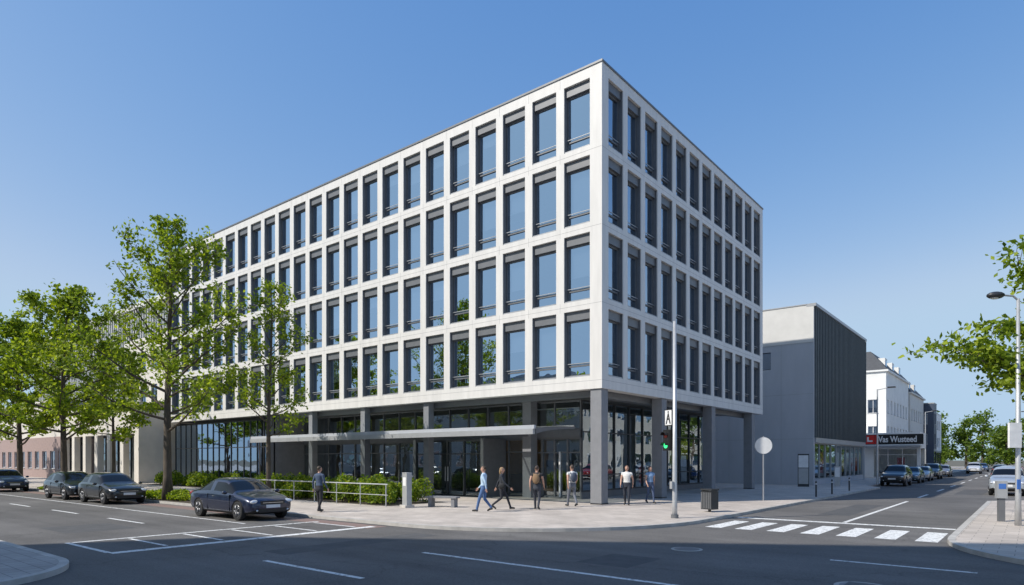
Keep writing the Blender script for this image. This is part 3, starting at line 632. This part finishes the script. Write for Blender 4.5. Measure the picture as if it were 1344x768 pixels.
# ------------------------------------------------------------ cars
CARGL=M('car_glass',(.006,.007,.008),.06,spec=.35,var=0); CHR=M('chrome',(.6,.6,.6),.2,1.); ALLOY=M('alloy',(.28,.28,.29),.35,.8); HL=M('headlight',(.7,.72,.75),.08,.3,coat=1.); TL=M('tail_light',(.3,.01,.01),.15,coat=1.)
def carpaint(c): return M('car_paint',c,.28,.35,var=.03,coat=1.)
def make_car_mesh(paint,kind='hatch'):
    if kind=='hatch':
        st=[(-2.12,.66,.40,.80,.84,.55),(-2.04,.82,.28,.93,.99,.64),(-1.93,.86,.22,.95,1.08,.64),(-1.62,.885,.19,.95,1.36,.60),(-1.40,.89,.18,.94,1.42,.61),(-.70,.89,.18,.93,1.47,.62),(-.60,.89,.18,.93,1.47,.62),(.10,.89,.18,.91,1.44,.61),(.28,.89,.18,.90,1.41,.60),(1.02,.88,.18,.89,.97,.70),(1.12,.875,.18,.87,.94,.70),(1.70,.86,.19,.78,.86,.66),(1.98,.80,.22,.68,.75,.60),(2.13,.64,.32,.58,.62,.5)]
    elif kind=='sedan':
        st=[(-2.28,.66,.40,.78,.84,.55),(-2.20,.82,.28,.90,.96,.64),(-1.75,.87,.22,.93,1.01,.66),(-1.55,.885,.19,.93,1.05,.66),(-.95,.89,.18,.93,1.38,.60),(-.50,.89,.18,.93,1.44,.61),(-.40,.89,.18,.93,1.44,.61),(.22,.89,.18,.91,1.42,.61),(.38,.89,.18,.90,1.39,.60),(1.12,.88,.18,.89,.96,.70),(1.22,.875,.18,.87,.93,.70),(1.80,.86,.19,.78,.86,.66),(2.10,.80,.22,.68,.75,.60),(2.25,.64,.32,.58,.62,.5)]
    else:
        st=[(-2.18,.68,.44,.95,1.02,.58),(-2.10,.84,.34,1.08,1.2,.66),(-2.02,.88,.28,1.10,1.34,.66),(-1.82,.90,.26,1.10,1.58,.64),(-1.60,.91,.25,1.09,1.64,.65),(-.72,.91,.25,1.07,1.68,.66),(-.62,.91,.25,1.07,1.68,.66),(.10,.91,.25,1.05,1.65,.65),(.30,.91,.25,1.04,1.61,.64),(.98,.90,.25,1.03,1.11,.72),(1.08,.895,.25,1.01,1.08,.72),(1.72,.88,.26,.94,1.02,.70),(2.04,.82,.30,.84,.9,.64),(2.16,.68,.40,.68,.74,.55)]
    v=[];f=[];mi=[]
    for (x,w,bo,be,to,wr) in st:
        c=[(w*.86,bo),(w*.975,bo+.08),(w,(bo+be)/2+.02),(w*.985,be-.09),(w*.93,be),(wr+(w*.93-wr)*.14,be+(to-be)*.86),(wr*.84,to-.012),(0,to+.012)]
        ring=c+[(-y,z) for y,z in reversed(c[:-1])]
        v+=[(x,y,z) for y,z in ring]
    m=15; ns=len(st)
    for i in range(ns-1):
        for j in range(m-1):
            a=i*m+j; f.append((a,a+1,a+1+m,a+m))
            row=j if j<7 else 13-j
            g=0
            if row==4 and ((2<=i<5) or (6<=i<9)): g=1
            if row in (5,6) and i==8: g=1
            if row in (5,6) and i in ((2,) if kind!='sedan' else (3,)): g=1
            if row==4 and kind=='sedan' and i==2: g=0
            if row==0: g=2
            mi.append(g)
        a=i*m; f.append((a,a+m,a+m+m-1,a+m-1)); mi.append(2)
    f.append(tuple(range(m))); mi.append(0); f.append(tuple((ns-1)*m+k for k in reversed(range(m)))); mi.append(0)
    me=bpy.data.meshes.new('tmpcar'); me.from_pydata(v,[],f); 
    for q in (paint,CARGL,BLACK): me.materials.append(q)
    me.polygons.foreach_set('material_index',mi); me.update()
    ob=bpy.data.objects.new('tmpcar',me); COL.objects.link(ob)
    md=ob.modifiers.new('s','SUBSURF'); md.levels=2; md.render_levels=2
    xf=1.32 if kind!='sedan' else 1.42; xr=-1.30 if kind!='sedan' else -1.36; wr_=.33 if kind!='suv' else .37
    cv,cf=[],[]
    for xx in (xf,xr):
        for sy in (1,-1): tube(cv,cf,[(xx,sy*.6,wr_),(xx,sy*1.2,wr_)],wr_+.04,28)
    cm=bpy.data.meshes.new('tmpcut'); cm.from_pydata(cv,[],cf)
    for q in (paint,CARGL,BLACK): cm.materials.append(q)
    cm.polygons.foreach_set('material_index',[2]*len(cm.polygons))
    import bmesh
    for mm in (me,cm):
        bm=bmesh.new(); bm.from_mesh(mm); bmesh.ops.recalc_face_normals(bm,faces=bm.faces); bm.to_mesh(mm); bm.free()
    co=bpy.data.objects.new('tmpcut',cm); COL.objects.link(co)
    bo=ob.modifiers.new('b','BOOLEAN'); bo.object=co; bo.operation='DIFFERENCE'; bo.solver='EXACT'
    dg=bpy.context.evaluated_depsgraph_get(); res=bpy.data.meshes.new_from_object(ob.evaluated_get(dg))
    bpy.data.objects.remove(ob); bpy.data.objects.remove(co)
    res.polygons.foreach_set('use_smooth',[True]*len(res.polygons)); res.name='car_body'
    return res,xf,xr,wr_,st
def wheelmesh(rad):
    tv,tf=[],[]; tube(tv,tf,[(0,-.1,0),(0,-.085,0),(0,.085,0),(0,.1,0)],[rad-.03,rad,rad,rad-.03],28)
    rv,rf=[],[]
    tube(rv,rf,[(0,.09,0),(0,.106,0)],[rad*.68,rad*.66],28)
    for k in range(5):
        a=2*math.pi*k/5
        for da in (-.16,.16):
            tube(rv,rf,[(.04*math.cos(a),.118,.04*math.sin(a)),(rad*.64*math.cos(a+da),.108,rad*.64*math.sin(a+da))],[.022,.017],6)
    tube(rv,rf,[(0,.1,0),(0,.13,0)],[.06,.045],14)
    v=tv+rv; f=tf+[tuple(i+len(tv) for i in q) for q in rf]
    dv,df=[],[]; tube(dv,df,[(0,.1,0),(0,.1085,0)],[rad*.6,rad*.6],28)
    f2=[tuple(i+len(v) for i in q) for q in df]; v=v+dv; f=f+f2
    me=bpy.data.meshes.new('wheel'); me.from_pydata(v,[],f)
    for q in (RUB,ALLOY,BLACK): me.materials.append(q)
    me.polygons.foreach_set('material_index',[0]*len(tf)+[1]*len(rf)+[2]*len(df)); me.polygons.foreach_set('use_smooth',[len(q)<8 for q in f]); me.update(); return me
WM={}
CM={}
def car(name,x,y,rz,col,kind='hatch'):
    key=(col,kind)
    if key not in CM: CM[key]=make_car_mesh(carpaint(col),kind)
    me,xf,xr,wr_,st=CM[key]
    if wr_ not in WM: WM[wr_]=wheelmesh(wr_)
    c=B(name,(x,y,ZR),rz,local=True)
    ob=bpy.data.objects.new('body',me); COL.objects.link(ob); ob.parent=c.e
    for xx in (xf,xr):
        for sy in (1,-1):
            w=bpy.data.objects.new('wheel',WM[wr_]); COL.objects.link(w); w.parent=c.e; w.location=(xx,sy*.77,wr_); w.rotation_euler=(0,random.uniform(0,1),0 if sy>0 else math.pi)
    fx=st[-1][0]; bx=st[0][0]; h=st[-1][3]; hb=st[1][3]
    for sy in (1,-1):
        rot=Matrix.Rotation(sy*-.55,3,'Z')
        v,f,_=c.g('headlight',HL); ellipsoid(v,f,(fx-.17,sy*.60,h+.07),(.11,.22,.08),12,8,rot)
        v,f,_=c.g('fog_lamp',HL); ellipsoid(v,f,(fx-.07,sy*.55,h-.22),(.04,.07,.04),8,6,rot)
        v,f,_=c.g('tail_light',TL); ellipsoid(v,f,(bx+.11,sy*.66,hb-.06),(.08,.14,.085),12,8,Matrix.Rotation(sy*.5,3,'Z'))
        v,f,_=c.g('mirror',me.materials[0]); ellipsoid(v,f,(st[9][0]-.28,sy*1.0,st[9][3]+.06),(.07,.1,.065),10,8)
        c.box('door_handle',CHR,-.28,-.12,sy*.885-.012,sy*.885+.012,st[6][3]-.14,st[6][3]-.115)
        for sx in (-.65,.92): c.box('door_seam',BLACK,sx-.006,sx+.006,sy*.80-.085,sy*.80+.085+.002,.32,st[6][3]-.06)
    c.box('grille',BLACK,fx-.14,fx-.012,-.44,.44,h-.02,h+.10); c.box('grille_bar',CHR,fx-.02,fx-.005,-.38,.38,h+.03,h+.045)
    c.box('lower_intake',BLACK,fx-.14,fx-.02,-.52,.52,h-.29,h-.15)
    c.box('number_plate',WPL,fx-.03,fx-.0,-.26,.26,h-.14,h-.03); c.box('number_plate',WPL,bx+.0,bx+.05,-.26,.26,hb-.30,hb-.19)
    c.box('rear_bumper_trim',BLACK,bx+.02,bx+.14,-.5,.5,.42,.5)
    return c.end(smooth=('headlight','tail_light','mirror','fog_lamp'))
random.seed(4)
car('parked_car',-7.9,-12.35,0,(.008,.014,.045),'sedan')
car('parked_car',-20.3,-12.2,0,(.012,.012,.014),'hatch')
car('parked_car',-25.6,-12.2,0,(.010,.012,.016),'hatch')
car('parked_car',-38.4,-12.2,0,(.01,.025,.08),'hatch')
car('parked_car',6.2,35,R(-90),(.012,.014,.018),'suv')
car('parked_car',6.2,43,R(-90),(.02,.06,.10),'hatch')
car('parked_car',6.2,50,R(-90),(.35,.36,.38),'hatch')
car('parked_car',6.2,58,R(-90),(.04,.05,.06),'suv')
car('parked_car',6.2,69,R(-90),(.2,.2,.22),'hatch')
car('parked_car',13.55,24,R(-90),(.42,.45,.48),'suv')
car('parked_car',13.55,31,R(-90),(.3,.02,.015),'suv')
car('parked_car',13.55,40,R(-90),(.55,.55,.55),'hatch')
car('moving_car',8.0,92,R(-90),(.7,.7,.7),'suv')
car('moving_car',11.6,76,R(90),(.02,.02,.025),'hatch')
car('moving_car',8.0,112,R(-90),(.05,.08,.16),'hatch')

# ------------------------------------------------------------ people
SK=M('skin',(.50,.29,.21),.55,var=.05)
def cloth(c): return M('cloth',c,.85,var=.15,scale=9,bump=.3,bscale=40)
def person(x,y,rz,top,bot,hair,h=1.74,stride=.5,fem=False,pack=None,longs=False,shoe=(.03,.03,.03),arm=1.,shorts=False,bag=None):
    s=h/1.75; e=empty('pedestrian',(x,y,0),rz)
    V=[];F=[];Lb=[]
    def seg(pts,rad,lab,sides=12,sub=4,ell=None):
        P=[];Rr=[]
        for i in range(len(pts)-1):
            for k in range(sub):
                t=k/sub; P.append(Vector(pts[i]).lerp(Vector(pts[i+1]),t)); Rr.append(rad[i]*(1-t)+rad[i+1]*t)
        P.append(Vector(pts[-1])); Rr.append(rad[-1]); n=len(V)
        tube(V,F,P,Rr,sides,True); nn=len(V)-n
        for i in range(nn):
            Lb.append(lab((i//sides)/(len(P)-1)) if callable(lab) else lab)
    def torso():
        rings=[(.80,.155,.115,-.005,1),(.88,.17,.125,-.01,1),(.96,.165,.12,0,1),(1.0,.158,.115,.0,1),(1.02,.158,.115,.0,0),(1.10,.145,.105,.005,0),(1.2,.152,.11,.01,0),(1.30,.172,.12,.01,0),(1.38,.185,.115,.0,0),(1.43,.17,.095,-.005,0),(1.465,.12,.075,0,0),(1.49,.07,.062,.0,0)]
        if fem: rings=[(z,(a*.93 if z>1.05 else a*1.02),bb*(.95),c+(0.015 if 1.2<z<1.36 else 0),l) for z,a,bb,c,l in rings]
        n0=len(V); sd=20
        RR=[]
        for i in range(len(rings)-1):
            for k in range(3):
                t=k/3; a_,b_=rings[i],rings[i+1]; RR.append(tuple(a_[q]*(1-t)+b_[q]*t for q in range(4))+(a_[4],))
        RR.append(rings[-1])
        for (z,a,b_,cx,l) in RR:
            for k in range(sd):
                an=2*math.pi*k/sd; V.append((cx+b_*math.cos(an),a*math.sin(an),z)); Lb.append(l)
        for i in range(len(RR)-1):
            for k in range(sd):
                a=n0+i*sd+k; b2=n0+i*sd+(k+1)%sd; F.append((a,b2,b2+sd,a+sd))
        F.append(tuple(n0+k for k in reversed(range(sd)))); F.append(tuple(n0+(len(RR)-1)*sd+k for k in range(sd)))
    torso()
    seg([(0,0,1.46),(.01,0,1.52),(.02,0,1.57)],[.062,.055,.055],2)
    n=len(V); ellipsoid(V,F,(.025,0,1.635),(.098,.076,.118),16,12); Lb+= [2]*(len(V)-n)
    n=len(V); ellipsoid(V,F,(.045,0,1.585),(.065,.055,.06),12,8); Lb+= [2]*(len(V)-n)
    n=len(V); ellipsoid(V,F,(.125,0,1.625),(.018,.014,.024),8,6); Lb+= [2]*(len(V)-n)
    for sy in (1,-1):
        n=len(V); ellipsoid(V,F,(.02,sy*.08,1.63),(.018,.012,.03),8,6); Lb+= [2]*(len(V)-n)
    n=len(V); ellipsoid(V,F,(.005,0,1.668),(.102,.086,.10),16,12); Lb+= [3]*(len(V)-n)
    if longs:
        n=len(V); ellipsoid(V,F,(-.05,0,1.57),(.06,.082,.14),12,10); Lb+= [3]*(len(V)-n)
    k=stride
    for sy,ph in ((1,1),(-1,-1)):
        hip=(0,sy*.092,.90)
        if ph>0: kn=(.26*k,sy*.10,.50); an=(.42*k,sy*.10,.10); toe=(.42*k+.19,sy*.115,.05); th=.04
        else: kn=(.0*k,sy*.10,.49); an=(-.46*k,sy*.10,.10+.10*k); toe=(-.46*k+.17,sy*.11,.035+.0*k)
        if k<.1: toe=(.18,sy*.12,.035)
        seg([hip,kn,an],[.092,.062,.045] if not fem else [.09,.056,.04],(lambda t:1 if (t<.55 or not shorts) else 2),12,10)
        seg([(an[0]-.045,an[1],max(.04,an[2]-.045)),(an[0]+.03,an[1],max(.042,an[2]-.035)),toe],[.043,.047,.034],4,10,4)
        sw=-ph*.30*k*arm
        sh=(0,sy*(.195 if not fem else .175),1.405); el=(sw*.55-.03,sy*.25,1.13); wr=(sw*1.25+.06,sy*.25,.90)
        sl=(lambda t: 0 if (t<.42 or longsl) else 2)
        seg([(0,sy*.12,1.41),sh,el,wr],[.06,.058,.043,.029],sl,10,6)
        n=len(V); d=(Vector(wr)-Vector(el)).normalized(); pc=Vector(wr)+d*.05; ellipsoid(V,F,pc,(.035,.018,.052),10,8); Lb+= [2]*(len(V)-n)
        hands.append((Vector(wr),d,sy))
    if pack:
        n=len(V); ellipsoid(V,F,(-.17,0,1.24),(.10,.15,.21),14,10); Lb+= [5]*(len(V)-n)
        for sy in (1,-1): seg([(-.12,sy*.10,1.38),(.0,sy*.11,1.475),(.115,sy*.11,1.36),(.10,sy*.12,1.18),(-.08,sy*.15,1.08)],[.018]*5,5,8,5)
    if bag:
        n=len(V); ellipsoid(V,F,(.02,-.26,.98),(.15,.06,.12),12,8); Lb+= [5]*(len(V)-n); seg([(.0,.1,1.47),(.07,-.08,1.32),(.03,-.24,1.05)],[.014]*3,5,8,6)
    me=bpy.data.meshes.new('t'); me.from_pydata(V,[],F); ob=bpy.data.objects.new('t',me); COL.objects.link(ob)
    rm_=ob.modifiers.new('r','REMESH'); rm_.mode='VOXEL'; rm_.voxel_size=.014
    sm=ob.modifiers.new('s','SMOOTH'); sm.factor=.5; sm.iterations=3
    dg=bpy.context.evaluated_depsgraph_get(); res=bpy.data.meshes.new_from_object(ob.evaluated_get(dg)); bpy.data.objects.remove(ob)
    kd=kdtree.KDTree(len(V))
    for i,p in enumerate(V): kd.insert(p,i)
    kd.balance()
    vs=[tuple(v.co) for v in res.vertices]; fs=[tuple(p.vertices) for p in res.polygons]; mi=[]
    for p in res.polygons:
        c=p.center; l=Lb[kd.find(c)[1]]
        if l==3 and c.x>.045 and c.z<1.70: l=2
        mi.append(l)
    def addpart(fn,l):
        v,f=[],[]; fn(v,f); n=len(vs); vs.extend(v); fs.extend([tuple(i+n for i in q) for q in f]); mi.extend([l]*len(f))
    for wr,d,sy in hands:
        fw=Vector((1,0,0)); fw=(fw-d*fw.dot(d)).normalized(); sd=Vector((0,-sy,0))
        for i,(off,ln) in enumerate(((-.024,.055),(-.008,.068),(.008,.072),(.024,.065))):
            p0=wr+d*.085+fw*off; p1=p0+d*ln*.5+sd*.008; p2=p1+d*ln*.45+sd*.022
            addpart(lambda v,f:tube(v,f,[p0,p1,p2],[.0095,.0088,.007],6),2)
        p0=wr+d*.03+fw*.028; p1=p0+d*.03+fw*.022+sd*.008; p2=p1+d*.03+fw*.004+sd*.01
        addpart(lambda v,f:tube(v,f,[p0,p1,p2],[.011,.010,.008],6),2)
    for sy in (1,-1): addpart(lambda v,f:ellipsoid(v,f,(.113,sy*.03,1.645),(.008,.012,.006),8,6),4)
    addpart(lambda v,f:ellipsoid(v,f,(.112,0,1.583),(.006,.022,.005),8,6),6)
    vs=[(a*s,b_*s,c*s) for a,b_,c in vs]
    mats=[cloth(top),cloth(bot),SK,M('hair',hair,.6,var=.2,scale=30),M('shoe',shoe,.6),cloth(pack or bag or (.1,.1,.1)),M('lips',(.35,.12,.1),.5)]
    mk('body',vs,fs,mats,e,smooth=True,mi=mi)
def P(*a,sleeves=False,**kw):
    global hands,longsl; hands=[]; longsl=sleeves; person(*a,**kw)
P(-1.6,-6.0,R(205),(.45,.60,.75),(.08,.15,.32),(.05,.035,.02),1.74,.6,sleeves=True)
P(-1.8,-4.7,R(35),(.03,.035,.045),(.025,.027,.035),(.28,.18,.09),1.68,.85,fem=True,longs=True,sleeves=True,bag=(.03,.03,.03))
P(-.65,-3.9,R(115),(.025,.025,.03),(.05,.055,.07),(.05,.03,.02),1.74,.45,pack=(.25,.16,.09))
P(-.5,-1.6,R(150),(.70,.70,.68),(.16,.17,.2),(.06,.04,.03),1.76,.5,pack=(.06,.08,.12))
P(.9,.6,R(-70),(.72,.71,.68),(.03,.035,.05),(.10,.06,.03),1.72,.35)
P(1.15,2.3,R(-40),(.22,.35,.55),(.07,.10,.18),(.03,.02,.015),1.68,.5,fem=True,longs=True)
P(-6.4,-10.0,R(100),(.06,.09,.15),(.03,.03,.035),(.05,.035,.02),1.74,.3,sleeves=True)

# ------------------------------------------------------------ light, sky, camera
tosun=Vector((-.367,-.619,.695)).normalized()
sun=bpy.data.lights.new('sun','SUN'); sun.energy=4.9; sun.angle=R(.53); sun.color=(1,.945,.86)
so=bpy.data.objects.new('sun',sun); COL.objects.link(so); so.rotation_euler=tosun.to_track_quat('Z','Y').to_euler()
w=bpy.data.worlds.new('World'); scene.world=w; w.use_nodes=True; nt=w.node_tree; nt.nodes.clear(); L=nt.links.new
sky=nt.nodes.new('ShaderNodeTexSky'); sky.sky_type='NISHITA'; sky.sun_disc=False; sky.sun_elevation=math.asin(tosun.z); sky.sun_rotation=math.atan2(tosun.x,tosun.y)%(2*math.pi)
sky.air_density=1.0; sky.dust_density=.6; sky.ozone_density=1.6; sky.altitude=50
STR=.12
bg=nt.nodes.new('ShaderNodeBackground'); bg.inputs[1].default_value=STR; wo=nt.nodes.new('ShaderNodeOutputWorld')
sep=nt.nodes.new('ShaderNodeSeparateColor'); com=nt.nodes.new('ShaderNodeCombineColor'); L(sky.outputs[0],sep.inputs[0])
for i,(g_,k_,mxv) in enumerate(((1.39,2.56,.46),(.85,1.195,.63),(.405,.973,.82))):
    m1=nt.nodes.new('ShaderNodeMath'); m1.operation='MULTIPLY'; m1.inputs[1].default_value=STR; L(sep.outputs[i],m1.inputs[0])
    m2=nt.nodes.new('ShaderNodeMath'); m2.operation='POWER'; m2.inputs[1].default_value=g_; L(m1.outputs[0],m2.inputs[0])
    m3=nt.nodes.new('ShaderNodeMath'); m3.operation='MULTIPLY'; m3.inputs[1].default_value=k_; L(m2.outputs[0],m3.inputs[0])
    m4=nt.nodes.new('ShaderNodeMath'); m4.operation='SMOOTH_MIN'; m4.inputs[1].default_value=mxv; m4.inputs[2].default_value=.12; L(m3.outputs[0],m4.inputs[0])
    m5=nt.nodes.new('ShaderNodeMath'); m5.operation='DIVIDE'; m5.inputs[1].default_value=STR; L(m4.outputs[0],m5.inputs[0]); L(m5.outputs[0],com.inputs[i])
L(com.outputs[0],bg.inputs[0]); L(bg.outputs[0],wo.inputs[0])
cam=bpy.data.cameras.new('camera'); cam.sensor_width=36; cam.lens=36*848/1344; cam.shift_y=219/1344; cam.clip_end=5000; cam.clip_start=.1
co=bpy.data.objects.new('camera',cam); COL.objects.link(co); co.location=(14.69,-24.51,2.0); co.rotation_euler=(R(90),0,R(38.86)); scene.camera=co
scene.view_settings.view_transform='Standard'; scene.view_settings.look='None'; scene.view_settings.exposure=0
